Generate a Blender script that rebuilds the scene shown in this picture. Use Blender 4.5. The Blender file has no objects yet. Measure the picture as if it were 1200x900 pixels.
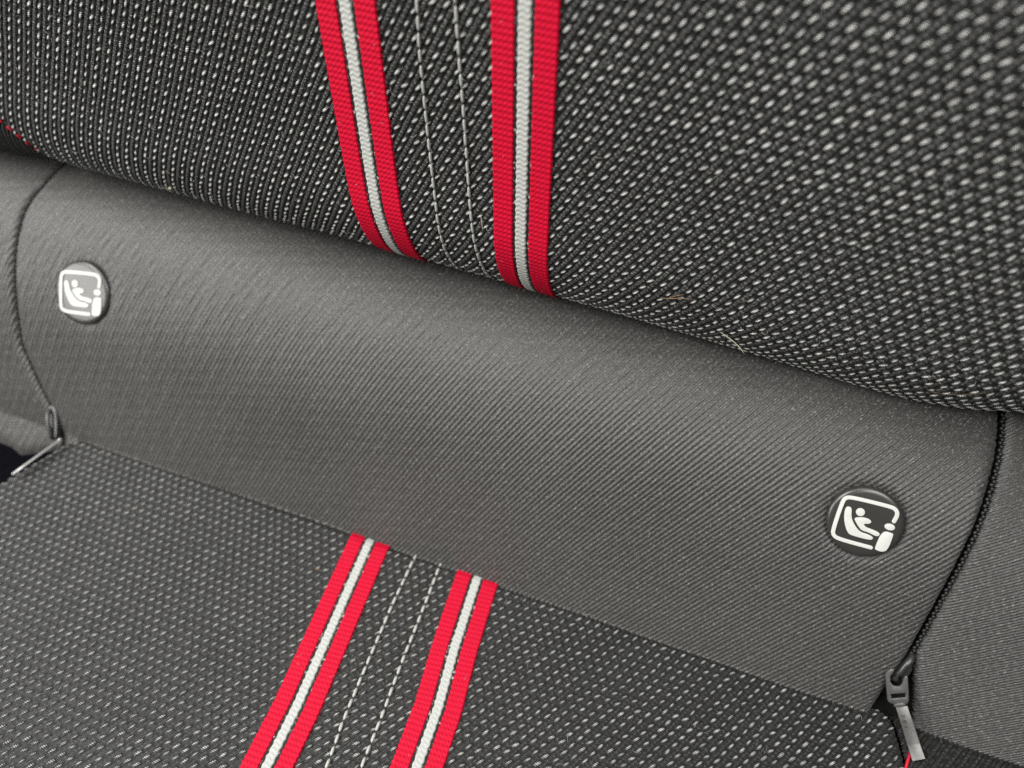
import bpy, bmesh, math, random
import numpy as np
from mathutils import Vector, Matrix, Quaternion

random.seed(7)
rng = np.random.default_rng(7)
MM = 0.001
sc = bpy.context.scene
col = sc.collection

# ------------------------------------------------------------------ camera
CX = np.array([.936, .265, -.229]); CX /= np.linalg.norm(CX)
CS = np.array([.351, -.694, .628]); CS -= CS @ CX * CX; CS /= np.linalg.norm(CS)
ROT = np.stack([CX, CS, np.cross(CX, CS)])
CAM = np.array([69.5, -110.8, 229.3])
cam_d = bpy.data.cameras.new('camera')
cam = bpy.data.objects.new('camera', cam_d)
col.objects.link(cam)
right, up, back = ROT @ np.array([1., 0, 0]), ROT @ np.array([0, -1., 0]), ROT @ np.array([0, 0, -1.])
mw = Matrix.Identity(4)
for i in range(3):
    mw[i][0], mw[i][1], mw[i][2], mw[i][3] = right[i], up[i], back[i], CAM[i] * MM
cam.matrix_world = mw
cam_d.sensor_fit = 'HORIZONTAL'
cam_d.sensor_width = 36
cam_d.lens = 906 / 1200 * 36
cam_d.clip_start = 0.01
cam_d.clip_end = 20
cam_d.dof.use_dof = True
cam_d.dof.focus_distance = 0.208
cam_d.dof.aperture_fstop = 8.5
sc.camera = cam

# ------------------------------------------------------------------ world, lamps, exposure
w = bpy.data.worlds.new('World'); sc.world = w; w.use_nodes = True
bg = w.node_tree.nodes['Background']
bg.inputs[0].default_value = (.90, .95, 1.0, 1)
bg.inputs[1].default_value = 0.012


def area(name, loc, target, sx, sy, power, colr):
    l = bpy.data.lights.new(name, 'AREA')
    l.shape = 'RECTANGLE'; l.size = sx; l.size_y = sy; l.energy = power; l.color = colr
    o = bpy.data.objects.new(name, l); col.objects.link(o)
    o.location = loc
    o.rotation_euler = (Vector(target) - Vector(loc)).to_track_quat('-Z', 'Y').to_euler()
    return o


area('side_window_light', (-.56, -.42, .29), (-.15, .03, .05), .50, .28, 3.0, (1.0, .985, .94))
area('left_roof_light', (-.46, -.31, .74), (-.05, .02, .05), .60, .40, 7.0, (1.0, .995, .97))
area('roof_light', (-.05, -.02, 1.05), (0, .02, .04), .9, .46, 3.6, (1.0, .99, .96))
area('right_fill_light', (.42, -.54, 1.0), (.1, .03, .14), .5, .34, 5.9, (1.0, .985, .95))  # added fill lamp that brightens the right end of the backrest
sc.view_settings.view_transform = 'Standard'
sc.view_settings.look = 'None'
sc.view_settings.exposure = 0.0
sc.view_settings.gamma = 1.0
sc.cycles.use_denoising = False
sc.cycles.max_bounces = 4
sc.cycles.diffuse_bounces = 0


# ------------------------------------------------------------------ materials
def mat(name):
    m = bpy.data.materials.new(name); m.use_nodes = True
    nt = m.node_tree
    return m, nt, nt.nodes['Principled BSDF']


def node(nt, typ, **kw):
    n = nt.nodes.new(typ)
    for k, v in kw.items():
        setattr(n, k, v)
    return n


def ramp(nt, fac, stops):
    r = node(nt, 'ShaderNodeValToRGB')
    e = r.color_ramp.elements
    e[0].position, e[0].color = stops[0][0], (*stops[0][1], 1)
    e[1].position, e[1].color = stops[-1][0], (*stops[-1][1], 1)
    for p, c in stops[1:-1]:
        q = e.new(p); q.color = (*c, 1)
    nt.links.new(fac, r.inputs[0])
    return r.outputs[0]


def noise(nt, vec, scale, detail=2, rough=.5):
    n = node(nt, 'ShaderNodeTexNoise')
    n.inputs['Scale'].default_value = scale
    n.inputs['Detail'].default_value = detail
    n.inputs['Roughness'].default_value = rough
    nt.links.new(vec, n.inputs['Vector'])
    return n.outputs['Fac']


def mapping(nt, vec, scale, rot=(0, 0, 0)):
    m = node(nt, 'ShaderNodeMapping')
    m.inputs['Scale'].default_value = scale
    m.inputs['Rotation'].default_value = rot
    nt.links.new(vec, m.inputs['Vector'])
    return m.outputs[0]


def mix(nt, a, b, fac, mode='MIX'):
    n = node(nt, 'ShaderNodeMix', data_type='RGBA', blend_type=mode)
    for sock, v in ((n.inputs[0], fac), (n.inputs[6], a), (n.inputs[7], b)):
        if isinstance(v, (int, float)):
            sock.default_value = v
        elif isinstance(v, tuple):
            sock.default_value = (*v, 1)
        else:
            nt.links.new(v, sock)
    return n.outputs[2]


def bump(nt, b, height, strength, dist=.0001):
    n = node(nt, 'ShaderNodeBump')
    n.inputs['Strength'].default_value = strength
    n.inputs['Distance'].default_value = dist
    nt.links.new(height, n.inputs['Height'])
    nt.links.new(n.outputs[0], b.inputs['Normal'])


def fabric_mat(name, dark, mid, light, speck, speck_at=.72, rough=.72, spec=.35, sheen=.25, base_mix=0.):
    """yarn: fibres run along the cord; attribute fab = (across mm, along mm, tone)"""
    m, nt, b = mat(name)
    at = node(nt, 'ShaderNodeAttribute', attribute_name='fab').outputs['Vector']
    sep = node(nt, 'ShaderNodeSeparateXYZ'); nt.links.new(at, sep.inputs[0])
    flat = node(nt, 'ShaderNodeCombineXYZ')
    nt.links.new(sep.outputs[0], flat.inputs[0]); nt.links.new(sep.outputs[1], flat.inputs[1])
    f = flat.outputs[0]
    n1 = noise(nt, mapping(nt, f, (3.2, 1.1, 1), (0, 0, .35)), 1.0, 3, .65)
    n2 = noise(nt, f, 0.035, 3, .55)
    base = ramp(nt, n1, [(.30, dark), (.52, mid), (.74, light)])
    tone = mix(nt, base, (.5, .5, .5), 0.0)
    # slow wear of the dye over the cloth
    var = ramp(nt, n2, [(.3, (.82, .82, .82)), (.7, (1.16, 1.16, 1.16))])
    c = mix(nt, tone, var, 1.0, 'MULTIPLY')
    # grey fibres twisted into some of the cords
    n3 = noise(nt, mapping(nt, f, (1.6, .95, 1), (0, 0, .5)), 1.55, 2, .6)
    sp = ramp(nt, n3, [(speck_at - .09, (0, 0, 0)), (speck_at + .03, (1, 1, 1))])
    floor_ = node(nt, 'ShaderNodeMath', operation='MULTIPLY_ADD')
    nt.links.new(sp, floor_.inputs[0]); floor_.inputs[1].default_value = 1 - base_mix; floor_.inputs[2].default_value = base_mix
    k = node(nt, 'ShaderNodeMath', operation='MULTIPLY')
    nt.links.new(floor_.outputs[0], k.inputs[0]); nt.links.new(sep.outputs[2], k.inputs[1])
    c = mix(nt, c, speck, k.outputs[0])
    nt.links.new(c, b.inputs['Base Color'])
    b.inputs['Roughness'].default_value = rough
    b.inputs['Specular IOR Level'].default_value = spec
    b.inputs['Sheen Weight'].default_value = sheen
    b.inputs['Sheen Roughness'].default_value = .45
    n4 = noise(nt, mapping(nt, f, (5, 1.6, 1), (0, 0, .5)), 1.2, 2, .6)
    bump(nt, b, n4, .55, .00018)
    return m


def plain(name, c, rough=.5, spec=.5, metal=0., var=.12, scale=900, bmp=0., sheen=0.):
    m, nt, b = mat(name)
    tc = node(nt, 'ShaderNodeTexCoord').outputs['Object']
    n = noise(nt, tc, scale, 4, .6)
    lo = tuple(x * (1 - var) for x in c); hi = tuple(min(1, x * (1 + var)) for x in c)
    nt.links.new(ramp(nt, n, [(.3, lo), (.7, hi)]), b.inputs['Base Color'])
    b.inputs['Roughness'].default_value = rough
    b.inputs['Specular IOR Level'].default_value = spec
    b.inputs['Metallic'].default_value = metal
    b.inputs['Sheen Weight'].default_value = sheen
    if bmp:
        bump(nt, b, n, bmp, .0001)
    return m


M_BACK = fabric_mat('charcoal_cord_weave', (.005, .0052, .005), (.014, .014, .0136), (.050, .050, .048), (.42, .42, .41), .60, .72, .30, .06, base_mix=.16)
M_SEAT = fabric_mat('charcoal_seat_weave', (.005, .005, .0048), (.012, .012, .0117), (.038, .038, .0365), (.17, .17, .165), .62, .50, .5, .14, base_mix=.15)
M_TWILL = fabric_mat('grey_twill', (.016, .0157, .0147), (.036, .0353, .033), (.080, .0785, .0735), (.34, .333, .313), .655, .46, .85, .25)
def yarn_mat(name, lo, hi, rough=.55):
    m, nt, b = mat(name)
    oi = node(nt, 'ShaderNodeObjectInfo').outputs['Random']
    tc = node(nt, 'ShaderNodeNewGeometry').outputs['Position']
    n = noise(nt, tc, 420, 2, .6)
    f = noise(nt, tc, 3200, 3, .7)
    a = ramp(nt, n, [(.30, lo), (.62, hi)])
    c = mix(nt, a, ramp(nt, f, [(.3, (.62, .62, .62)), (.62, (1.08, 1.08, 1.08))]), 1.0, 'MULTIPLY')
    c = mix(nt, c, ramp(nt, oi, [(0, (.82, .82, .82)), (1, (1.06, 1.06, 1.04))]), 1.0, 'MULTIPLY')
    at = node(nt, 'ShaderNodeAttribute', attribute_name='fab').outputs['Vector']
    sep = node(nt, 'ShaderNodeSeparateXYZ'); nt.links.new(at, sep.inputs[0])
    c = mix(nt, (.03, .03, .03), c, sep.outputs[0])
    nt.links.new(c, b.inputs['Base Color'])
    b.inputs['Roughness'].default_value = rough
    b.inputs['Specular IOR Level'].default_value = .4
    return m


M_FLECK = yarn_mat('white_yarn', (.48, .48, .46), (.84, .84, .81))
M_FLECKS = yarn_mat('pale_grey_yarn', (.34, .34, .33), (.64, .64, .62), .5)
M_STITCH = plain('grey_sewing_thread', (.54, .54, .51), .55, .4, var=.2, scale=3000)
M_RED = plain('red_webbing', (.66, .004, .034), .66, .2, var=.16, scale=2200, bmp=.3, sheen=.0)
M_WHITE = plain('white_webbing', (.57, .58, .55), .6, .3, var=.07, scale=2400, bmp=.2)
m_, nt_, b_ = mat('black_webbing')
n_ = noise(nt_, node(nt_, 'ShaderNodeTexCoord').outputs['Object'], 900, 2, .6)
nt_.links.new(ramp(nt_, n_, [(.40, (.010, .011, .010)), (.60, (.018, .018, .017)), (.67, (.50, .50, .47))]), b_.inputs['Base Color'])
b_.inputs['Roughness'].default_value = .7
M_EDGE = m_
M_REDTHREAD = plain('red_thread', (.75, .02, .05), .55, .4, var=.1)
M_BLACK = plain('black_zip_tape', (.006, .006, .006), .85, .2, var=.4)
M_COIL = plain('black_zip_coil', (.030, .030, .030), .42, .5, var=.3)
M_ZIPMETAL = plain('gunmetal_zip', (.19, .185, .18), .42, .5, metal=.7, var=.12, scale=1500, bmp=.08)
M_ZIPDARK = plain('dark_zip_metal', (.10, .10, .10), .32, .5, metal=.6, var=.2)
M_ZIPGLINT = plain('painted_glint_zip_metal', (.55, .54, .52), .40, .5, metal=.5, var=.1, scale=1500)  # same gunmetal made paler: window reflection on the left pull put into its colour
M_LETTER = plain('zip_letter', (.09, .088, .085), .5, .5, metal=.6, var=.1)
M_BUTTON = plain('dark_plastic', (.045, .043, .040), .28, .8, var=.10, scale=4000, bmp=.12)
M_ICON = plain('white_plastic', (.70, .71, .67), .45, .4, var=.03, scale=1500)
M_LINT = plain('pale_lint', (.62, .57, .42), .5, .4, var=.15)
M_LINTB = plain('brown_lint', (.22, .15, .09), .7, .3, var=.3)
M_FLOOR = plain('navy_carpet', (.0018, .0018, .004), .95, .1, var=.6, scale=400, bmp=.6)


# ------------------------------------------------------------------ object helpers
def mesh_np(name, V, Q, m, smooth=True, attr=None):
    """V (n,3) in mm, Q (k,4) or (k,3) face indices"""
    V = np.asarray(V, np.float32) * MM
    Q = np.asarray(Q, np.int32)
    me = bpy.data.meshes.new(name)
    n = Q.shape[1]
    me.vertices.add(len(V)); me.vertices.foreach_set('co', V.ravel())
    me.loops.add(Q.size); me.loops.foreach_set('vertex_index', Q.ravel())
    me.polygons.add(len(Q))
    me.polygons.foreach_set('loop_start', np.arange(0, Q.size, n, dtype=np.int32))
    if smooth:
        me.polygons.foreach_set('use_smooth', np.ones(len(Q), bool))
    if attr is not None:
        a = me.attributes.new('fab', 'FLOAT_VECTOR', 'POINT')
        a.data.foreach_set('vector', np.asarray(attr, np.float32).ravel())
    me.update(calc_edges=True)
    me.materials.append(m)
    return me


def link(name, me, parent=None, kind=None):
    o = bpy.data.objects.new(name, me); col.objects.link(o)
    if parent is not None:
        o.parent = parent
    if kind:
        o['kind'] = kind
    return o


def thing(name, label, cat, loc=(0, 0, 0), group=None):
    o = bpy.data.objects.new(name, None); col.objects.link(o)
    o.empty_display_size = .01
    o['label'] = label; o['category'] = cat
    if group:
        o['group'] = group
    return o


def tag(o, label, cat, group=None):
    o['label'] = label; o['category'] = cat
    if group:
        o['group'] = group
    return o


# ------------------------------------------------------------------ the three surfaces (mm): X seat width, Y rearwards, Z up
BX = [-230, -188, -168, -157, -115, -82, -50, -24, -4, 18, 50, 85, 109, 125, 138, 150, 165, 230]
BZ = [78.5, 78.9, 80.3, 79.8, 78.8, 77.9, 77.9, 76.9, 76.4, 75.7, 74.3, 72.6, 70.9, 70.6, 72.3, 76.5, 79, 80]
BZ = [z - 1.0 - .4 * (x > 80) for x, z in zip(BX, BZ)]
_xs = np.linspace(-260, 260, 1041)
_z = np.interp(_xs, BX, BZ)
_k = np.exp(-np.linspace(-2, 2, 41) ** 2)
_z = np.convolve(np.pad(_z, 20, 'edge'), _k / _k.sum(), 'valid')
RB = 38.


def m_back(u, v):
    u = np.asarray(u, float); v = np.asarray(v, float)
    zc = np.interp(u, _xs, _z) + .737 * RB
    a = np.clip(-v / RB, 0, None)
    y = 47 + RB * (1 - np.cos(a)); z = zc + np.where(v > 0, v, 0) - RB * np.sin(a)
    a2 = np.pi * .62
    ov = a > a2
    y = np.where(ov, 47 + RB * (1 - np.cos(a2)) + (a - a2) * RB * np.sin(a2), y)
    z = np.where(ov, zc - RB * np.sin(a2) - (a - a2) * RB * np.cos(a2), z)
    return np.stack([u + 0 * v, y, z], -1)


PW = 100.


def m_panel(u, w):
    u = np.asarray(u, float); w = np.asarray(w, float)
    b = 13 * np.sin(np.pi * np.clip(w / PW, 0, 1.15) ** 1.5) + 2.4 * (1 - np.exp(-np.clip(w, 0, None) / 9))
    # shallow slack in the cloth
    b = b + .28 * np.sin(u / 31. + w / 22.) + .2 * np.sin(u / 17. - w / 29. + 1.)
    return np.stack([u + 0 * w, (w - b) * .7071, (w + b) * .7071], -1)


def seat_left(v):
    return -146 + .41 * (v + 4) - np.clip(v + 1, 0, None) * 1.2


def m_seat(u, v):
    u = np.asarray(u, float); v = np.asarray(v, float)
    r = 5.; e = -2.7 + .35 * np.sin(u / 19.) + .22 * np.sin(u / 7.3 + 1.)
    a = np.clip((v - e) / r, 0, None); am = np.minimum(a, 1.5)
    y = np.where(v > e, e + r * np.sin(am), v)
    z = np.where(v > e, -r * (1 - np.cos(am)) - np.clip(a - 1.5, 0, None) * r, 0)
    # left flank of the cushion turns down
    d = np.clip((seat_left(v) + 4.5 - u) * .925 / r, 0, None); dm = np.minimum(d, 1.5)
    x = np.where(d > 0, seat_left(v) + 4.5 - r / .925 * np.sin(dm), u)
    z = z - np.where(d > 0, r * (1 - np.cos(dm)) + np.clip(d - 1.5, 0, None) * r, 0)
    return np.stack([x + 0 * v, y, z], -1)


def frame_at(m, u, v, e=.02):
    p = m(u, v)
    du = (m(np.asarray(u) + e, v) - m(np.asarray(u) - e, v)); dv = (m(u, np.asarray(v) + e) - m(u, np.asarray(v) - e))
    n = np.cross(du, dv); n /= np.linalg.norm(n, axis=-1, keepdims=True) + 1e-12
    du = du / (np.linalg.norm(du, axis=-1, keepdims=True) + 1e-12)
    return p, n, du


def pix(P):
    c = (np.asarray(P) - CAM) @ ROT
    return 600 + 906 * c[..., 0] / c[..., 2], 450 + 906 * c[..., 1] / c[..., 2], c[..., 2]


# ------------------------------------------------------------------ corded cloth as real relief
def weave(name, m, umin, umax, vmin, vmax, pitch, dirv, height, n, ds, material, keep, shear=None, phase=0.):
    """cords run along dirv; pitch = spacing of cords along u. height(rib_index, tau, s, u, v) in mm -> (h, tone)"""
    du, dv = dirv
    smin, smax = vmin / dv, vmax / dv
    s = np.arange(smin, smax + ds, ds)
    sh = sorted([du * smin, du * smax])
    if shear is not None:
        sh = [-60, 165]
    t0 = math.floor((umin - sh[1] - phase) / pitch); t1 = math.ceil((umax - sh[0] - phase) / pitch)
    t = np.arange((t1 - t0) * n + 1) / n + t0
    T, Sg = np.meshgrid(t, s)
    if shear is None:
        U = phase + T * pitch + Sg * du
    else:
        x0 = T * pitch
        U = x0 + Sg * dv * shear(x0)
    V = Sg * dv
    rib = np.floor(T + 1e-6)
    tau = T - rib
    wob = .15 * np.sin(rib * 12.9898 + Sg * .23 + np.sin(rib * 78.2) * 9) + .06 * np.sin(Sg * .9 + rib * 4.1)
    U2 = U + wob * pitch * .5
    h, tone = height(rib, tau, Sg, U2, V)
    ok = keep(U2, V)
    okq = ok[:-1, :-1] & ok[1:, :-1] & ok[:-1, 1:] & ok[1:, 1:]
    used = np.zeros(ok.shape, bool)
    used[:-1, :-1] |= okq; used[1:, :-1] |= okq; used[:-1, 1:] |= okq; used[1:, 1:] |= okq
    idx = -np.ones(ok.shape, np.int64); idx[used] = np.arange(used.sum())
    uu, vv = U2[used], V[used]
    p, nn, _ = frame_at(m, uu, vv)
    P = p + nn * h[used][:, None]
    Q = np.stack([idx[:-1, :-1][okq], idx[:-1, 1:][okq], idx[1:, 1:][okq], idx[1:, :-1][okq]], -1)
    A = np.stack([(T * pitch)[used], Sg[used], tone[used]], -1)
    return mesh_np(name, P, Q, material, True, A)


def prof(tau, k=1.16):
    return np.sqrt(np.clip(1 - (k * (2 * tau - 1)) ** 2, 0, 1))


SB = 3.43   # fleck spacing along the cord, backrest
SS = 3.0


def h_cord(sp, amp, phase0, flecked=True):
    def f(rib, tau, s, u, v):
        A = (np.mod(rib, 2) == 0)
        p = prof(tau)
        gap = .5 + .5 * np.cos(2 * np.pi * (s - phase0) / sp)
        twist = np.sin(2 * np.pi * (s / 1.30 + tau * .7) + rib * 2.4 + .8 * np.sin(s * .7 + rib))
        hA = amp * p * (.45 + .45 * gap if flecked else .85) + .05 * twist * p
        groove = 1 - .22 * np.exp(-((tau - .5) / .13) ** 2)
        hB = amp * p * groove * .95 + .11 * twist * p
        h = np.where(A, hA, hB) + .025 * np.sin(rib * 3.3 + s * 2.1)
        tone = np.where(A, .45 * gap ** 2, np.clip(.25 + .95 * twist, .02, 1.0)) * np.clip(p * 1.2, 0, 1)
        return h, tone
    return f


# yarn fleck: three short strands lying side by side across the cord
def ell(cx, cy, cz, rx, ry, rz, ang, nu, nv):
    V = [(0, 0, -rz)]
    for j in range(1, nv):
        b = -math.pi / 2 + math.pi * j / nv
        for i in range(nu):
            a = 2 * math.pi * i / nu
            V.append((rx * math.cos(a) * math.cos(b), ry * math.sin(a) * math.cos(b), rz * math.sin(b)))
    V.append((0, 0, rz))
    V = np.array(V); c, s_ = math.cos(ang), math.sin(ang)
    V = np.stack([V[:, 0] * c - V[:, 1] * s_ + cx, V[:, 0] * s_ + V[:, 1] * c + cy, V[:, 2] + cz], -1)
    F = []
    last = len(V) - 1
    for i in range(nu):
        k = (i + 1) % nu
        F.append((0, 1 + k, 1 + i))
        for j in range(nv - 2):
            a0, a1 = 1 + j * nu, 1 + (j + 1) * nu
            F.append((a0 + i, a0 + k, a1 + k)); F.append((a0 + i, a1 + k, a1 + i))
        F.append((1 + (nv - 2) * nu + i, 1 + (nv - 2) * nu + k, last))
    return V, np.array(F)


def fleck_template(nu, nv, L=1.75):
    Vs, Fs, Sh, o = [], [], [], 0
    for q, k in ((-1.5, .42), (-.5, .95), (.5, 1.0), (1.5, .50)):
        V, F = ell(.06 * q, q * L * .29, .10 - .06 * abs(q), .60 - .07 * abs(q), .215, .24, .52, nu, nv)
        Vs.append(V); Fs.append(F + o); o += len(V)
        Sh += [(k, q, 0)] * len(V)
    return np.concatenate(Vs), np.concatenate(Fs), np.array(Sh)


def flecks(parent, m, lattice, dirv, lift, scale, skip, material, nbig=300):
    """lattice of (u, v); the nearest in view become parts, the rest one part of stuff"""
    uv = np.array([q for q in lattice if not skip(*q)])
    uv = uv + rng.normal(0, .07, uv.shape)
    p, n, _ = frame_at(m, uv[:, 0], uv[:, 1])
    e = .05
    d = m(uv[:, 0] + dirv[0] * e, uv[:, 1] + dirv[1] * e) - m(uv[:, 0] - dirv[0] * e, uv[:, 1] - dirv[1] * e)
    d /= np.linalg.norm(d, axis=-1, keepdims=True)
    x = np.cross(d, n)
    sc_ = scale * rng.uniform(.84, 1.14, len(uv))
    sx = rng.uniform(.82, 1.12, len(uv))
    rot = rng.normal(0, .10, len(uv))
    d2 = d * np.cos(rot)[:, None] + x * np.sin(rot)[:, None]
    x2 = np.cross(d2, n)
    lf = lift - (pulled(BST, uv[:, 0], uv[:, 1], .50, 3.75) if m is m_back else pulled(SST, uv[:, 0], uv[:, 1], .40, 3.35))
    pos = p + n * (lf + rng.normal(0, .02, len(uv)))[:, None]
    px, py, dep = pix(pos)
    vis = (px > 4) & (px < 1196) & (py > 4) & (py < 896) & (np.einsum('ij,ij->i', n, CAM - pos) > 0)
    face = np.einsum('ij,ij->i', n, CAM - pos) / np.linalg.norm(CAM - pos, axis=-1)
    size = np.where(vis, face / dep ** 2, -1)
    order = np.argsort(-size)
    big, rest = order[:nbig], order[nbig:]
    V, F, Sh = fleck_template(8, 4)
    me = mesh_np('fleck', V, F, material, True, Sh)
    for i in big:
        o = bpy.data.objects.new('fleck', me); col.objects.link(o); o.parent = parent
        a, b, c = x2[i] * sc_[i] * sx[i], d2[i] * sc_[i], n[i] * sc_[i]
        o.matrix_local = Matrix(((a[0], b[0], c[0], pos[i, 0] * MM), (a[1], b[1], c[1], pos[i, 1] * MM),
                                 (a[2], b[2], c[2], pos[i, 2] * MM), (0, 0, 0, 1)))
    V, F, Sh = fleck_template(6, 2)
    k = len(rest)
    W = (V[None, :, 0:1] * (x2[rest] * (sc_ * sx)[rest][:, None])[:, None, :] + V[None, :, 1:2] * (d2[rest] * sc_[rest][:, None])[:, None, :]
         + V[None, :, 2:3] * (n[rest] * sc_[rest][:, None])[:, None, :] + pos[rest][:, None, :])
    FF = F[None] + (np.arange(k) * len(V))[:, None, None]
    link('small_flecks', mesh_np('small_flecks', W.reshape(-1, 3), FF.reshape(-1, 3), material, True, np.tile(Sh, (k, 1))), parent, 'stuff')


# ------------------------------------------------------------------ ribbons
def strip(name, m, cl, w0, w1, dw, dl, hf, material, parent):
    """woven band: cl(l) -> centre (u, v); hf(w, l) -> height, edge wobble"""
    L = np.arange(cl[2], cl[3] + dl, dl)
    nW = max(3, int(round((w1 - w0) / dw)) + 1)
    Wn = np.linspace(0, 1, nW)
    WW, LL = np.meshgrid(Wn, L)
    h, e0, e1 = hf(WW * (w1 - w0), LL)
    a = w0 - e0; b = w1 + e1
    wv = a + (b - a) * WW
    cu, cv = cl[0](LL), cl[1](LL)
    tu, tv = cl[0](LL + .5) - cl[0](LL - .5), cl[1](LL + .5) - cl[1](LL - .5)
    tn = np.hypot(tu, tv); tu, tv = tu / tn, tv / tn
    U, V = cu + wv * (-tv) * -1, cv - wv * tu
    U, V = cu + wv * tv * np.sign(tv), cv - wv * tu * np.sign(tv)
    p, n, _ = frame_at(m, U.ravel(), V.ravel())
    P = p + n * h.ravel()[:, None]
    nl = len(L)
    idx = np.arange(nl * nW).reshape(nl, nW)
    Q = np.stack([idx[:-1, :-1], idx[:-1, 1:], idx[1:, 1:], idx[1:, :-1]], -1).reshape(-1, 4)
    return link(name, mesh_np(name, P, Q, material), parent)


def ribbon(parent, m, cu, cv, l0, l1, half, lift, seed):
    cl = (cu, cv, l0, l1)
    ph = seed * 1.7

    def edge_roll(w, wmax, r=.35):
        d = np.minimum(w, wmax - w)
        return np.clip(d / r, 0, 1) ** .5

    def h_base(w, l):
        return lift + .10 * edge_roll(w, 2 * half) * 1 + .10 * np.sin(2 * np.pi * (w / .7)) * np.sin(2 * np.pi * l / .95), 0 * w, 0 * w

    base = strip('ribbon', m, cl, -half + .15, half - .15, .24, .32, h_base, M_EDGE, parent)
    rw = half * .715

    def h_red(w, l):
        c = np.floor(w / .62)
        rows = np.cos(2 * np.pi * (l / 1.5 + .5 * np.mod(c, 2)))
        warp = np.abs(np.sin(np.pi * w / .62)) ** .8
        rib = np.cos(2 * np.pi * l / 1.5 + ph)
        h = lift + .13 + edge_roll(w, rw) * (.26 + .11 * warp * (.5 + .5 * rows) + .06 * rib)
        sc = .11 * np.cos(2 * np.pi * l / 1.5 + ph) + .05 * np.sin(l * 1.3 + seed)
        return h - .25 * (1 - edge_roll(w, rw, .2)), sc, sc * .8

    def h_white(w, l):
        ww = half * .41
        c = np.floor(w / (ww / 3))
        br = np.sin(2 * np.pi * (l / 1.35 + c * .5) + (w / (ww / 3) - c) * 2.6 * np.where(np.mod(c, 2) > .5, 1, -1))
        h = lift + .15 + edge_roll(w, ww) * (.34 + .06 * br)
        sc = .11 * np.sin(2 * np.pi * l / 2.2 + ph)
        return h - .25 * (1 - edge_roll(w, ww, .2)), sc, .11 * np.sin(2 * np.pi * l / 2.2 + ph + 2.2)

    strip('red_band', m, cl, -half, -half + rw, .155, .24, h_red, M_RED, base)
    strip('red_band', m, cl, half - rw, half, .155, .24, h_red, M_RED, base)
    strip('white_band', m, cl, -half * .205, half * .205, .14, .22, h_white, M_WHITE, base)
    return base


def capsule_mesh(name, n, L, r, material, bend=.0):
    """thread: a slightly arched rounded rod along +Y from 0 to L"""
    ys = np.linspace(0, 1, n)
    V, F = [], []
    k = 6
    for j, y in enumerate(ys):
        rr = r * math.sqrt(max(.03, 1 - (2 * y - 1) ** 6))
        for i in range(k):
            a = 2 * math.pi * i / k
            V.append((rr * math.cos(a), y * L, rr * math.sin(a) + bend * math.sin(math.pi * y)))
    for j in range(n - 1):
        for i in range(k):
            F.append((j * k + i, (j + 1) * k + i, (j + 1) * k + (i + 1) % k, j * k + (i + 1) % k))
    return mesh_np(name, np.array(V), np.array(F), material)


def stitch_row(parent, m, pts, step, fill, r, lift, material, name='stitch', jitter=.03):
    """separate stitches along a polyline of (u, v)"""
    pts = np.array(pts, float)
    seg = np.r_[0, np.cumsum(np.hypot(*np.diff(pts, axis=0).T))]
    me = capsule_mesh(name, 7, 1.0, r, material, .12)
    l = .2
    while l + step * fill < seg[-1]:
        f = fill * random.uniform(.95, 1.05)
        a = np.array([np.interp(l, seg, pts[:, 0]), np.interp(l, seg, pts[:, 1])]) + rng.normal(0, jitter, 2)
        b = np.array([np.interp(l + step * f, seg, pts[:, 0]), np.interp(l + step * f, seg, pts[:, 1])]) + rng.normal(0, jitter, 2)
        A, nA, _ = frame_at(m, a[0], a[1]); B, nB, _ = frame_at(m, b[0], b[1])
        A = A + nA * lift; B = B + nB * (lift - .1)
        y = B - A; z = nA - (nA @ y) * y / (y @ y); z /= np.linalg.norm(z)
        x = np.cross(y, z); x /= np.linalg.norm(x)
        o = bpy.data.objects.new(name, me); col.objects.link(o); o.parent = parent
        o.matrix_local = Matrix(((x[0], y[0], z[0], A[0] * MM), (x[1], y[1], z[1], A[1] * MM), (x[2], y[2], z[2], A[2] * MM), (0, 0, 0, 1)))
        l += step


def tube_pts(P, R, k=8):
    P = np.array(P, float); n = len(P)
    R = np.broadcast_to(np.asarray(R, float), (n,))
    V, F = [], []
    T = np.gradient(P, axis=0); T /= np.linalg.norm(T, axis=1, keepdims=True)
    ref = np.array([.3, .5, .81])
    for i in range(n):
        a = np.cross(T[i], ref); a /= np.linalg.norm(a); b = np.cross(T[i], a)
        for j in range(k):
            t = 2 * math.pi * j / k
            V.append(P[i] + R[i] * (math.cos(t) * a + math.sin(t) * b))
    for i in range(n - 1):
        for j in range(k):
            F.append((i * k + j, i * k + (j + 1) % k, (i + 1) * k + (j + 1) % k, (i + 1) * k + j))
    V.append(P[0]); V.append(P[-1])
    c0, c1 = len(V) - 2, len(V) - 1
    for j in range(k):
        F.append((c0, (j + 1) % k, j, j)); F.append((c1, (n - 1) * k + j, (n - 1) * k + (j + 1) % k, (n - 1) * k + (j + 1) % k))
    return V, F


def tube(name, P, R, material, parent=None, k=8):
    V, F = tube_pts(P, R, k)
    me = bpy.data.meshes.new(name)
    me.from_pydata([tuple(np.array(v) * MM) for v in V], [], [tuple(dict.fromkeys(f)) for f in F])
    me.polygons.foreach_set('use_smooth', [True] * len(me.polygons))
    me.materials.append(material); me.update()
    return link(name, me, parent)


def smooth_poly(P, it=2):
    P = np.array(P, float)
    for _ in range(it):
        Q = np.roll(P, -1, 0)
        P = np.stack([.75 * P + .25 * Q, .25 * P + .75 * Q], 1).reshape(-1, 2)
    return P


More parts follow.
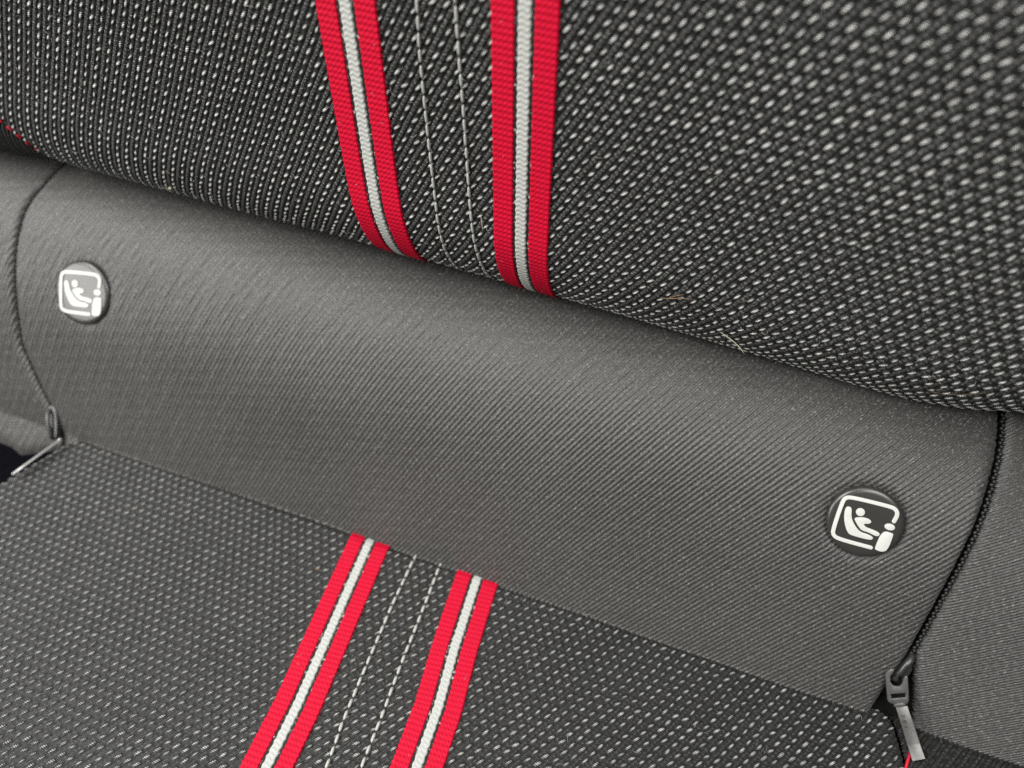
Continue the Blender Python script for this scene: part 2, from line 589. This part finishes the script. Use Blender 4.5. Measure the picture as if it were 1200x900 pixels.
def plate(name, outline, z0, z1, frame, material, parent, bevel=.1, holes=(), segs=2):
    """extruded flat piece; frame = (origin, ex, ey, ez) in mm"""
    o, ex, ey, ez = frame
    bm = bmesh.new()
    loops = [outline] + list(holes)
    edges = []
    for lp in loops:
        vs = [bm.verts.new(tuple((o + ex * a + ey * b + ez * z0) * MM)) for a, b in lp]
        for i in range(len(vs)):
            edges.append(bm.edges.new((vs[i], vs[(i + 1) % len(vs)])))
    if holes:
        r = bmesh.ops.triangle_fill(bm, use_beauty=True, use_dissolve=False, edges=edges)
        faces = [f for f in r['geom'] if isinstance(f, bmesh.types.BMFace)]
    else:
        faces = [bm.faces.new(list(dict.fromkeys(v for e in edges for v in e.verts)))]
    bmesh.ops.recalc_face_normals(bm, faces=faces)
    n0 = faces[0].normal.copy()
    if n0.dot(Vector(ez)) > 0:
        bmesh.ops.reverse_faces(bm, faces=faces)
    r = bmesh.ops.extrude_face_region(bm, geom=faces, use_keep_orig=True)
    tv = [g for g in r['geom'] if isinstance(g, bmesh.types.BMVert)]
    bmesh.ops.translate(bm, verts=tv, vec=Vector(ez) * (z1 - z0) * MM)
    bmesh.ops.recalc_face_normals(bm, faces=bm.faces[:])
    if bevel:
        ts = set(tv)
        be = [e for e in bm.edges if e.verts[0] in ts and e.verts[1] in ts and
              len(e.link_faces) == 2 and e.link_faces[0].normal.dot(e.link_faces[1].normal) < .5]
        bmesh.ops.bevel(bm, geom=be, offset=bevel * MM, segments=segs, profile=.6, affect='EDGES', clamp_overlap=True)
    for f in bm.faces:
        f.smooth = True
    me = bpy.data.meshes.new(name); bm.to_mesh(me); bm.free()
    me.materials.append(material)
    try:
        me.set_sharp_from_angle(angle=math.radians(50))
    except Exception:
        pass
    return link(name, me, parent)


def stroke(pts, wid):
    """outline of a round-ended stroke along a smoothed polyline"""
    P = np.array(pts, float)
    for _ in range(2):
        Q = [P[0]]
        for a, b in zip(P[:-1], P[1:]):
            Q += [.75 * a + .25 * b, .25 * a + .75 * b]
        Q.append(P[-1]); P = np.array(Q)
    keep = [0]
    for i in range(1, len(P)):
        if np.hypot(*(P[i] - P[keep[-1]])) > .12:
            keep.append(i)
    P = P[keep]
    T = np.gradient(P, axis=0); T /= np.hypot(T[:, 0], T[:, 1])[:, None]
    N = np.stack([-T[:, 1], T[:, 0]], 1)
    r = wid / 2
    Lf, Rt = P + N * r, P - N * r
    a1 = math.atan2(N[-1, 1], N[-1, 0]); a0 = math.atan2(-N[0, 1], -N[0, 0])
    cap1 = [P[-1] + r * np.array([math.cos(a1 - t), math.sin(a1 - t)]) for t in np.linspace(.4, math.pi - .4, 5)]
    cap0 = [P[0] + r * np.array([math.cos(a0 - t), math.sin(a0 - t)]) for t in np.linspace(.4, math.pi - .4, 5)]
    return np.concatenate([Lf, cap1, Rt[::-1], cap0])


# ================================================================== floor far below, seen only through the gap
fl = mesh_np('car_floor', [(-420, -420, -70), (420, -420, -70), (420, 260, -70), (-420, 260, -70)], [(0, 1, 2, 3)], M_FLOOR, False)
link('car_floor', fl, None, 'structure')

# ================================================================== backrest cushion
backrest = thing('padded_cushion', 'overhanging charcoal backrest cushion with white flecked weave and two red and white stripes', 'seat backrest')

SEAM_V = [-90, -60, -26.4, -13.6, -7.8, 4, 34]
SEAM_U = [-161, -161, -162.2, -163.2, -165.7, -186, -240]


def back_seam(v):
    return np.interp(v, SEAM_V, SEAM_U)


hc = h_cord(SB, .80, 0.)
hp = h_cord(SB, .75, 0., False)


BST = [np.array([(-11, 98), (-10.9, 54.9), (-11.3, 43.4), (-10.9, 24.2), (-10.3, 7.0), (-9.6, -12), (-8.6, -38)]),
       np.array([(-1.9, 98), (-1.7, 56.5), (-1.4, 45.4), (-.7, 26.6), (-.1, 4.5), (.9, -12), (2.0, -38)])]
SST = [np.array([(-4.1, 1), (-4.0, -1.3), (-3.4, -19), (-2, -38.9), (-.8, -54.4), (.9, -67.2), (4, -112)]),
       np.array([(4.9, 1.5), (4.9, .1), (6.2, -15.3), (7.6, -35.3), (9.1, -50.7), (9.9, -63.9), (13, -112)])]


def pulled(rows, u, v, depth, step):
    d = 0 * u
    for P in rows:
        c = np.interp(-v, -P[:, 1], P[:, 0])
        d = d + depth * np.exp(-((u - c) / 1.5) ** 2) * (.75 + .25 * np.cos(2 * np.pi * v / step))
    return d


def h_back(rib, tau, s, u, v):
    h, t = hc(rib, tau, s, u, v)
    h = h - pulled(BST, u, v, .50, 3.75)
    return h - 1.6 * np.exp(-np.abs(u - back_seam(v)) / .9), t


def h_bolster(rib, tau, s, u, v):
    h, t = hp(rib, tau, s, u, v)
    d = np.clip(back_seam(v) - u, 0, None)
    return h - 1.6 * np.exp(-d / .9) + 1.2 * np.sin(np.clip(d / 14, 0, 1.57)), t * .4


DB = np.array([1.72, 2.95]); DB /= np.hypot(*DB)
link('flecked_cover', weave('flecked_cover', m_back, -186, 164, -50, 98, 1.70, DB, h_back, 6, .52, M_BACK,
                            lambda u, v: (u > np.maximum(back_seam(v), -186)) & (u < 164) & (v > -50) & (v < 98)), backrest)
link('side_section', weave('side_section', m_back, -205, -158, -50, 20, 1.40, DB, h_bolster, 5, .5, M_BACK,
                           lambda u, v: (u < back_seam(v)) & (u > -205) & (v > -50) & (v < 20)), backrest)
# flecks ride on every second cord: cord 2i has its ridge at u = (2i+.5)*pitch
cu_l = lambda l: -29.0 + .7 * np.exp(-((l + 14) / 14) ** 2)
cu_r = lambda l: 14.25 + 0 * l
cvv = lambda l: 1.0 * l


def skip_back(u, v):
    if not (-180 < u < 160 and -42 < v < 95):
        return True
    if u < back_seam(v) + 1.4:
        return True
    return abs(u - cu_l(v)) < 7.9 or abs(u - cu_r(v)) < 7.7


lat = []
for i in range(-110, 110):
    for j in range(-26, 40):
        s = j * SB
        u = (2 * i + .5) * 1.70 + s * DB[0]; v = s * DB[1]
        lat.append((u, v))
flecks(backrest, m_back, lat, DB, .68, .94, skip_back, M_FLECK)
ribbon(backrest, m_back, cu_l, cvv, -46, 97, 7.9, .80, 1)
ribbon(backrest, m_back, cu_r, cvv, -46, 97, 7.7, .80, 2)
stitch_row(backrest, m_back, [(-11, 98), (-10.9, 54.9), (-11.3, 43.4), (-10.9, 24.2), (-10.3, 7.0), (-9.6, -12), (-8.6, -38)], 3.75, .93, .40, .74, M_STITCH)
stitch_row(backrest, m_back, [(-1.9, 98), (-1.7, 56.5), (-1.4, 45.4), (-.7, 26.6), (-.1, 4.5), (.9, -12), (2.0, -38)], 3.75, .93, .40, .74, M_STITCH)
stitch_row(backrest, m_back, [(-173, -3.4), (-165.9, -7.8), (-163.4, -13.6), (-162.4, -24)], 3.6, .62, .45, .1, M_REDTHREAD, 'red_stitch')

# ================================================================== twill panel between backrest and seat
panel = thing('twill_panel', 'plain grey twill panel sloping between the flecked backrest and seat, zipped at both ends', 'seat panel')
LW = [-40, -23, -14, -4.3, 7.2, 15.3, 28.9, 56.2, 78.9, 97.9, 125]
LU = [-151, -150, -149.2, -149.0, -155.0, -160.7, -168.5, -171.8, -174.5, -171.3, -150]
RW = [-40, -12, 2.4, 10, 21.7, 42.3, 63, 82.4, 94, 125]
RU = [139.8, 140.4, 141.5, 142.7, 144.2, 145.5, 147.2, 148.0, 147.5, 143.6]
R2U = [153.5, 153, 151.4, 148.6, 144.8, 146.0, 147.7, 148.5, 148.0, 144.1]


def sm_interp(x, xp, fp):
    return (np.interp(x - 2.5, xp, fp) + np.interp(x, xp, fp) + np.interp(x + 2.5, xp, fp)) / 3


seamL = lambda w: sm_interp(w, LW, LU)
seamR = lambda w: sm_interp(w, RW, RU)
seamR2 = lambda w: sm_interp(w, RW, R2U)
BTN = [(-140.6, 54.8), (120.8, 55.1)]


def h_twill(edgefn):
    def f(rib, tau, s, u, v):
        p = prof(tau)
        fl_ = np.sin(2 * np.pi * (s / .95 + .5 * np.mod(rib, 2)) + tau * 1.5)
        h = .40 * p + .06 * fl_ * p + .02 * np.sin(rib * 5.7 + s * 1.3)
        d = edgefn(u, v)
        h = h - 2.2 * np.exp(-np.clip(d, 0, None) / .8) * 1.0
        for bu, bv in BTN:
            r = np.hypot(u - bu, (v - bv) * 1.0)
            h = h - 1.1 * np.exp(-np.clip(r - 9.9, 0, None) / 1.1) * (r > 5)
        return h, np.full_like(h, .55) * (np.mod(rib * 7, 3) / 3 + .5)
    return f


def shear(x0):
    return np.interp(x0, [-190, -95, 12, 70, 190], [.34, .44, .66, .78, .86])


WMIN, WMAX = -16, 112
cen = lambda u, v: np.minimum(u - seamL(v) - .25, seamR(v) - .35 - u)
link('centre_section', weave('centre_section', m_panel, -190, 156, WMIN, WMAX, 1.48, (0, 1.), h_twill(cen), 4, .56, M_TWILL,
                             lambda u, v: (cen(u, v) > 0) & (v < WMAX) & (v > -14), shear), panel)
left_hem = lambda u: np.interp(u, [-190, -173, -168, -160, -152], [-12.2, -13.2, -14.8, -11.5, -8])
lef = lambda u, v: np.minimum(seamL(v) - .32 - u, np.maximum(v - left_hem(u), .001) * .45 + 0 * u)
link('side_section', weave('side_section', m_panel, -208, -145, -32, WMAX, 1.48, (0, 1.), h_twill(lef), 4, .55, M_TWILL,
                           lambda u, v: (lef(u, v) > 0) & (u > -208) & (v < WMAX) & (v > np.interp(u, [-190, -173, -168, -160, -152], [-12.2, -13.2, -14.8, -11.5, -8])), shear), panel)
rig = lambda u, v: u - seamR2(v)
link('side_section', weave('side_section', m_panel, 138, 205, WMIN, WMAX, 1.25, (0, 1.), h_twill(rig), 4, .56, M_TWILL,
                           lambda u, v: (rig(u, v) > 0) & (u < 205) & (v < WMAX) & (v > -15), lambda x: 0 * x + 1.28), panel)


def tape(name, fn0, fn1, w0, w1, off):
    ws = np.arange(w0, w1, 1.5)
    a = m_panel(fn0(ws), ws); b = m_panel(fn1(ws), ws)
    nrm = np.array([0, -.7071, .7071])
    P = np.stack([a + nrm * off, b + nrm * off], 1).reshape(-1, 3)
    i = np.arange(len(ws) - 1) * 2
    link(name, mesh_np(name, P, np.stack([i, i + 1, i + 3, i + 2], -1), M_BLACK), panel)


tape('zip_tape', lambda w: seamL(w) - 4, lambda w: seamL(w) + 4, -12, 122, -2.4)
tape('zip_tape', lambda w: seamR(w) - 5, lambda w: seamR2(w) + 4, -24, 122, -3.4)


def coil(fn, w0, w1, off, rx, step, side):
    Vs, Fs, o = [], [], 0
    w_ = w0; i = 0
    while w_ < w1:
        u = float(fn(w_)); e = .3
        d = m_panel(fn(w_ + e), w_ + e) - m_panel(fn(w_ - e), w_ - e); d /= np.linalg.norm(d)
        nrm = np.array([0, -.7071, .7071]); x = np.cross(d, nrm)
        c = m_panel(u, w_) + nrm * off + x * side * (.20 if i % 2 else -.20)
        V, F = ell(0, 0, 0, rx, .62, .5, .5 if i % 2 else -.5, 7, 4)
        Vs.append(V[:, 0:1] * x + V[:, 1:2] * d + V[:, 2:3] * nrm + c); Fs.append(F + o); o += len(V)
        w_ += step * random.uniform(.93, 1.07); i += 1
    link('zip_coil', mesh_np('zip_coil', np.concatenate(Vs), np.concatenate(Fs), M_COIL), panel, 'stuff')


coil(lambda w: seamL(w), 8, 118, -.8, .42, .95, 1)
coil(lambda w: seamR(w) + .45, 22, 118, -1.0, .50, .95, 1)

# ================================================================== seat cushion
seat = thing('seat_cushion', 'charcoal seat cushion with dotted weave and two red and white stripes below the twill panel', 'seat cushion')
seat_seam = lambda v: 146.6 - .32 * (v - 2)
hs = h_cord(SS, .62, 0.)
hsp = h_cord(SS, .80, 0., False)
DS = np.array([1.48, 2.6]); DS /= np.hypot(*DS)


def h_seat(rib, tau, s, u, v):
    h, t = hs(rib, tau, s, u, v)
    h = h - pulled(SST, u, v, .40, 3.35)
    return h - 1.5 * np.exp(-np.clip(seat_seam(v) - u, 0, None) / .8), t


def h_seat_side(rib, tau, s, u, v):
    h, t = hsp(rib, tau, s, u, v)
    return h * 1.1 - 1.5 * np.exp(-np.clip(u - seat_seam(v), 0, None) / .8), t * .35


link('flecked_cover', weave('flecked_cover', m_seat, -170, 165, -112, 9, 1.50, DS, h_seat, 5, .54, M_SEAT,
                            lambda u, v: (u < seat_seam(v)) & (u > seat_left(v) - 14) & (v > -112) & (v < 9)), seat)
link('side_section', weave('side_section', m_seat, 135, 205, -45, 9, 1.30, DS, h_seat_side, 5, .5, M_BACK,
                           lambda u, v: (u > seat_seam(v)) & (u < 205) & (v > -45) & (v < 9)), seat)
sl_u = lambda v: np.interp(v, [-125, -75, -57, -39, -18, 0, 12], [-11.0, -14.3, -15.1, -16.9, -19.0, -20.8, -21.9])
sr_u = lambda v: np.interp(v, [-125, -57, -43, -25, -4, 12], [27.5, 24.1, 23.2, 20.6, 18.5, 17.1])


def skip_seat(u, v):
    if not (seat_left(v) - 4 < u < seat_seam(v) - 1.2 and -109 < v < 3.5):
        return True
    return abs(u - sl_u(v)) < 7.2 or abs(u - sr_u(v)) < 7.2


lat = []
for i in range(-90, 110):
    for j in range(-50, 8):
        s = j * SS
        lat.append(((2 * i + .5) * 1.50 + s * DS[0], s * DS[1]))
flecks(seat, m_seat, lat, DS, .56, .93, skip_seat, M_FLECKS)
ribbon(seat, m_seat, sl_u, cvv, -111, 6, 7.15, .62, 3)
ribbon(seat, m_seat, sr_u, cvv, -111, 6, 7.1, .62, 4)
stitch_row(seat, m_seat, [(-4.1, 1), (-4.0, -1.3), (-3.4, -19), (-2, -38.9), (-.8, -54.4), (.9, -67.2), (4, -112)], 3.35, .84, .50, .68, M_STITCH)
stitch_row(seat, m_seat, [(4.9, 1.5), (4.9, .1), (6.2, -15.3), (7.6, -35.3), (9.1, -50.7), (9.9, -63.9), (13, -112)], 3.35, .84, .50, .68, M_STITCH)


# ================================================================== anchor buttons
def panel_frame(u, v):
    o = m_panel(u, v); e = .5
    ey = m_panel(u, v + e) - m_panel(u, v - e); ey /= np.linalg.norm(ey)
    ex = np.array([1., 0, 0]); ez = np.cross(ex, ey)
    return o, ex, ey, ez


FRAME = [(7.0, 2.4), (7.45, 4.6), (6.6, 6.0), (4.6, 6.35), (-5.0, 6.4), (-6.7, 5.9), (-7.3, 4.4), (-7.75, -4.3), (-7.3, -5.8), (-5.6, -6.5), (3.1, -6.65)]
SEATI = [(-6.16, 2.65), (-5.64, 3.6), (-4.71, 3.53), (-4.3, 2.8), (-3.98, .82), (-2.83, -1.06), (-.78, -2.92), (1.55, -3.0), (3.01, -3.5),
         (2.91, -4.23), (1.97, -4.6), (-2.16, -4.55), (-3.64, -4.26), (-4.81, -2.53), (-5.82, -.05)]
BODY = [(-3.13, .53), (-2.39, 1.15), (-.46, 1.6), (1.03, 1.29), (1.55, .6), (.87, -.05), (-.46, -.3), (.31, -1.13), (2.15, -1.31), (4.24, -1.75),
        (4.45, -2.55), (3.63, -3.1), (1.43, -2.45), (-.45, -2.4), (-1.65, -1.4), (-2.75, -.1)]
BLOCK = [(4.75, -.93), (7.55, -1.0), (7.85, -1.4), (7.5, -6.2), (6.1, -7.15), (4.4, -6.95), (4.05, -6.5)]


def disc(name, R, frame, material, parent):
    o, ex, ey, ez = frame
    prof_ = [(.0, .95), (R * .5, .93), (R * .84, .84), (R * .92, .72), (R * .975, .48), (R, .1), (R, -1.6)]
    k = 64
    V = [o + ez * prof_[0][1]]; F = []
    for (r, z) in prof_[1:]:
        for i in range(k):
            a = 2 * math.pi * i / k
            V.append(o + ex * r * math.cos(a) + ey * r * math.sin(a) + ez * z)
    for i in range(k):
        F.append((0, 1 + i, 1 + (i + 1) % k, 1 + (i + 1) % k))
    for j in range(len(prof_) - 2):
        for i in range(k):
            a, b = 1 + j * k, 1 + (j + 1) * k
            F.append((a + i, b + i, b + (i + 1) % k, a + (i + 1) % k))
    me = bpy.data.meshes.new(name)
    me.from_pydata([tuple(v * MM) for v in V], [], [tuple(dict.fromkeys(f)) for f in F])
    me.polygons.foreach_set('use_smooth', [True] * len(me.polygons))
    me.materials.append(material); me.update()
    return link(name, me, parent)


def anchor_button(u, v, label, scale, rotdeg, tilt):
    root = thing('anchor_button', label, 'button', group='child seat anchor buttons on the twill panel')
    o, ex, ey, ez = panel_frame(u, v)
    q = Quaternion(Vector(ez), math.radians(rotdeg)) @ Quaternion(Vector(ey), math.radians(tilt))
    ex, ey, ez = (np.array(q @ Vector(a)) for a in (ex, ey, ez))
    fr = (o + ez * .45, ex * scale, ey * scale, ez)
    disc('button_cap', 10.25, fr, M_BUTTON, root)
    za, zb = .60, 1.16
    plate('icon_frame', stroke(FRAME, 1.12), za, zb, fr, M_ICON, root, .12)
    plate('icon_child_seat', smooth_poly(SEATI), za, zb + .02, fr, M_ICON, root, .14)
    plate('icon_child', smooth_poly(BODY), za, zb + .05, fr, M_ICON, root, .14)
    c = [(-2.0 + 1.2 * math.cos(t), 2.75 + 1.2 * math.sin(t)) for t in np.linspace(0, 2 * math.pi, 24, endpoint=False)]
    plate('icon_head', c, za, zb + .04, fr, M_ICON, root, .2)
    c = [(6.35 + 1.4 * math.cos(t), .55 + .98 * math.sin(t)) for t in np.linspace(0, 2 * math.pi, 24, endpoint=False)]
    plate('icon_anchor_head', c, za, zb, fr, M_ICON, root, .2)
    plate('icon_anchor', smooth_poly(BLOCK, 2), za, zb + .03, fr, M_ICON, root, .14)
    return root


anchor_button(*BTN[0], 'round anchor button washed pale by window light beside the left zip seam', 1.08, 9, 2.5)
anchor_button(*BTN[1], 'round dark anchor button with crisp white child seat icon near the metal zip pull', .95, 3, 0)


# ================================================================== zip sliders
def zip_letters(parent, fr, spots, size):
    K = [((0, 0), (0, 1)), ((0, .45), (.6, 1)), ((.12, .52), (.62, 0))]
    Y = [((.3, 0), (.3, .5)), ((.3, .5), (0, 1)), ((.3, .5), (.6, 1))]
    o, ex, ey, ez = fr
    for (x, y), gl in zip(spots, (Y, K, K)):
        Vs, Fs = [], []
        for a, b in gl:
            a = np.array(a) * size; b = np.array(b) * size
            d = b - a; d /= np.hypot(*d); n_ = np.array([-d[1], d[0]]) * .09
            k = len(Vs)
            zt = float(np.interp(y, [13.5, 17.6], [0, .45])) + .35
            for z in (zt - .06, zt + .07):
                for c in (a - n_, b - n_, b + n_, a + n_):
                    # letters are read with the tab held sideways
                    Vs.append(o + ex * (x + c[1] - size / 2) + ey * (y + c[0] - size * .3) + ez * z)
            Fs += [(k, k + 3, k + 2, k + 1), (k + 4, k + 5, k + 6, k + 7), (k, k + 1, k + 5, k + 4), (k + 1, k + 2, k + 6, k + 5),
                   (k + 2, k + 3, k + 7, k + 6), (k + 3, k, k + 4, k + 7)]
        link('embossed_letter', mesh_np('embossed_letter', Vs, Fs, M_LETTER, False), parent)


# right: pull hangs over the seat edge, seen from its flat side
o0 = m_panel(145., 20.)
nz = np.array([0, -.7071, .7071]); ex0 = np.array([1., 0, 0]); ey0 = np.array([0, -.7071, -.7071])
fr = (np.array([144.55, 10.48, 18.33]), ex0, ey0, nz)
zr = thing('zip_slider', 'gunmetal zip pull hanging flat over the seat edge beside the right dark gap', 'zip pull', group='zip pulls at the ends of the twill panel')
F_ = fr[0]
body = [F_ + ex0 * a + ey0 * b + nz * c for a, b, c in [(.6, -2.6, -3.2), (.3, -.6, -.3), (-.05, .3, .55), (-.7, 2.0, .75), (-1.5, 4.6, .5), (-2.0, 6.4, -.2), (-2.2, 7.6, -1.6)]]
tube('slider_bridge', body, [.7, .85, .95, .9, .85, .8, .7], M_ZIPDARK, zr, 10)
plate('slider_body', smooth_poly([(-2.6, -1.5), (1.9, -3.4), (2.6, 3.2), (.6, 8.2), (-2.6, 8.6), (-3.6, 4.0)], 2), -4.2, -2.6, fr, M_ZIPDARK, zr, .3)
PLATE = [(-4.97, 6.19), (-4.6, 5.1), (-4.0, 4.3), (-3.2, 4.12), (-3.05, 4.6), (-3.3, 5.4), (-3.55, 6.4), (-3.16, 7.88), (-2.2, 8.7), (-1.2, 8.6), (-.5, 8.2),
         (-.11, 7.15), (-.2, 5.9), (0, 4.9), (.45, 4.8), (.78, 5.3), (2.74, 11.22), (2.6, 12.2), (2.1, 12.8), (-1.4, 13.75), (-2.2, 13.5), (-2.6, 12.8)]
HOLE = [(-2.1, 11.25), (1.35, 9.55), (1.75, 10.75), (-1.6, 12.4)]
ring = plate('pull_ring', PLATE, -.35, .35, fr, M_ZIPMETAL, zr, .18, holes=[HOLE])
BAR = [(-1.0, 12.35), (2.0, 10.85), (2.2, 11.5), (-.75, 13.0)]
plate('pull_hinge', smooth_poly([(-.75, 13.35), (2.05, 12.05), (2.35, 12.95), (-.35, 14.55)], 1), -.35, .75, fr, M_ZIPMETAL, zr, .2)
# tab: a strip whose last third kicks outward
TL = [((.05, 14.3), (2.75, 12.75), .0), ((2.6, 18.45), (5.4, 16.85), .45), ((5.30, 23.0), (8.15, 21.2), .85), ((5.75, 23.75), (8.6, 21.95), 1.05),
      ((7.25, 26.35), (10.1, 24.3), 2.0), ((7.42, 26.65), (10.35, 24.62), 2.2)]
V, Fq = [], []
for (a, b, z) in TL:
    for zz in (z + .35, z - .35):
        for c in (a, b):
            V.append(F_ + ex0 * c[0] + ey0 * c[1] + nz * zz)
for i in range(len(TL) - 1):
    p, q = i * 4, i * 4 + 4
    Fq += [(p, p + 1, q + 1, q), (p + 2, q + 2, q + 3, p + 3), (p, q, q + 2, p + 2), (p + 1, p + 3, q + 3, q + 1)]
Fq += [(0, 2, 3, 1), (len(V) - 4, len(V) - 3, len(V) - 1, len(V) - 2)]
me = mesh_np('pull_tab', V, Fq, M_ZIPMETAL, False)
tabo = link('pull_tab', me, zr)
bv = tabo.modifiers.new('bevel', 'BEVEL'); bv.width = .14 * MM; bv.segments = 2; bv.limit_method = 'ANGLE'
zip_letters(tabo, (F_, ex0, ey0, nz), [(2.3, 15.9), (3.05, 17.3), (3.8, 18.75)], 1.05)

# left: pull lies along the cushion corner, seen on its edge
zl = thing('zip_slider', 'zip pull lying along the far seat corner with only its thin edge showing', 'zip pull', group='zip pulls at the ends of the twill panel')
o1 = m_panel(-154.9, 6.2)
tubep = [o1 + ex0 * a + ey0 * b + nz * c for a, b, c in [(-.4, -3.0, -2.2), (-.1, -1.3, 1.0), (.3, .3, 2.2), (1.2, 3.2, 2.3), (2.6, 6.6, 1.7), (3.5, 9.2, 1.0)]]
tube('slider_bridge', tubep, [.6, .75, .8, .75, .7, .6], M_ZIPDARK, zl, 10)
fl_ = (o1, ex0, ey0, nz)
plate('slider_body', smooth_poly([(-2.0, -2.5), (1.6, -3.2), (4.6, 5.2), (4.4, 9.4), (2.4, 9.4), (-1.0, 4.0)], 2), -1.6, .9, fl_, M_ZIPDARK, zl, .3)
A = np.array([-144.2, -6.2, 5.0]); B = np.array([-148.6, -23.4, 5.0])
tdir = (B - A); tl = np.linalg.norm(tdir); tdir /= tl
vw = CAM - (A + B) / 2; vw /= np.linalg.norm(vw)
tn = np.cross(tdir, vw); tn /= np.linalg.norm(tn)
td = np.cross(tn, tdir)            # into the depth, away from the eye's line of sight
if td[2] > 0:
    td = -td
frt = (A, tdir, td, tn)
plate('pull_tab', smooth_poly([(-.6, -.35), (tl, -.35), (tl + .4, .1), (tl + .3, 2.6), (6, 2.5), (-.4, 2.5)], 1), -.38, .38, frt, M_ZIPGLINT, zl, .15)
tube('pull_ring', [A + tdir * a + td * b for a, b in [(-.2, .2), (-.9, .1), (-1.2, .9), (-.8, 1.9), (.2, 2.3)]], .55, M_ZIPGLINT, zl, 8)

# ================================================================== loose red thread and lint
P = []
for i, (u, v, z) in enumerate([(151.6, -7.2, .2), (151.3, -8.6, .8), (150.9, -10, .9), (150.5, -12.1, .8), (150.6, -16, .8), (149.8, -22, .6)]):
    P.append(m_seat(u, v) + np.array([0, 0, z]))
tag(tube('thread', P, .42, M_REDTHREAD), 'loose red thread poking out under the tip of the metal zip pull', 'thread')


def lint(m, pts, r, material, label):
    P = []
    for (u, v, h) in pts:
        p, n, _ = frame_at(m, u, v); P.append(p + n * h)
    P = np.array(P)
    t = np.linspace(0, len(P) - 1, 14)
    Q = np.stack([np.interp(t, range(len(P)), P[:, k]) for k in range(3)], -1)
    Q[1:-1] = (Q[:-2] + 2 * Q[1:-1] + Q[2:]) / 4
    R = r * np.sqrt(np.clip(1 - np.linspace(-1, 1, len(Q)) ** 4, .15, 1))
    return tag(tube('lint_fibre', Q, R, material, None, 6), label, 'lint', 'lint caught on the seat fabric')


lint(m_back, [(70.7, -15.9, 0.9), (74, -17.3, 1.5), (76.5, -18.7, 2.2), (78.4, -20.1, 3.2)], .15, M_LINT, 'longest pale hair curving off the bottom edge of the backrest')
lint(m_back, [(53.5, -7.8, 0.9), (56, -6.8, 1.1), (58.5, -5.6, 1.0), (61.5, -4.9, 0.9)], .14, M_LINTB, 'brown wisp of lint on the backrest above the long pale hair')
lint(m_back, [(55.2, -7.5, 0.9), (57, -5.4, 1.0), (59.3, -3.9, 1.0)], .10, M_LINTB, 'short crossing brown fibre on the backrest over the brown wisp')
lint(m_back, [(2.9, 3.6, 0.8), (3.3, 1.5, 1.1), (3.4, -1.3, 0.9)], .10, M_LINT, 'tiny beige hair standing between the stitching and the nearer red stripe')
lint(m_back, [(123.5, -14.7, 0.8), (127, -14.9, 1.2), (131, -13.6, 1.1), (135.5, -10.9, 0.9)], .055, M_LINTB, 'fine brown hair at the right end of the backrest lower edge')
lint(m_back, [(-109.6, -22.3, 0.8), (-108.9, -22.0, 1.2), (-108.4, -21.6, 0.8)], .45, M_LINT, 'pale lint ball under the left half of the backrest edge')
lint(m_seat, [(-31.9, -16.5, .6), (-31.5, -16.2, .9), (-31.1, -15.8, .6)], .40, M_LINTB, 'small tan speck on the seat left of the red stripes')
lint(m_seat, [(-10.8, 1.0, .8), (-9.4, .6, 1.0), (-8.0, .3, .8)], .42, plain('rust_lint', (.30, .12, .09), .8, .2, var=.3), 'reddish speck at the seat edge between the two red stripes')


def fuzz(parent, m, u0, u1, v0, v1, k, material):
    Vs, Fs, o = [], [], 0
    for _ in range(k):
        u, v = random.uniform(u0, u1), random.uniform(v0, v1)
        p, n, du = frame_at(m, u, v)
        dv = np.cross(n, du)
        a = random.uniform(0, 6.28); L = random.uniform(.9, 2.6); c = random.uniform(-1.2, 1.2)
        P = [p + n * (.75 + .55 * math.sin(math.pi * t)) + (du * math.cos(a + c * t) + dv * math.sin(a + c * t)) * L * t for t in np.linspace(0, 1, 6)]
        V, F = tube_pts(P, .035, 3)
        F = [f for f in F if len(set(f)) == 4]
        Vs.append(np.array(V)); Fs.append(np.array(F) + o); o += len(V)
    link('surface_fuzz', mesh_np('surface_fuzz', np.concatenate(Vs), np.concatenate(Fs), material), parent, 'stuff')


fuzz(backrest, m_back, -165, 150, -24, 86, 220, M_STITCH)
fuzz(seat, m_seat, -140, 140, -100, -2, 80, M_STITCH)
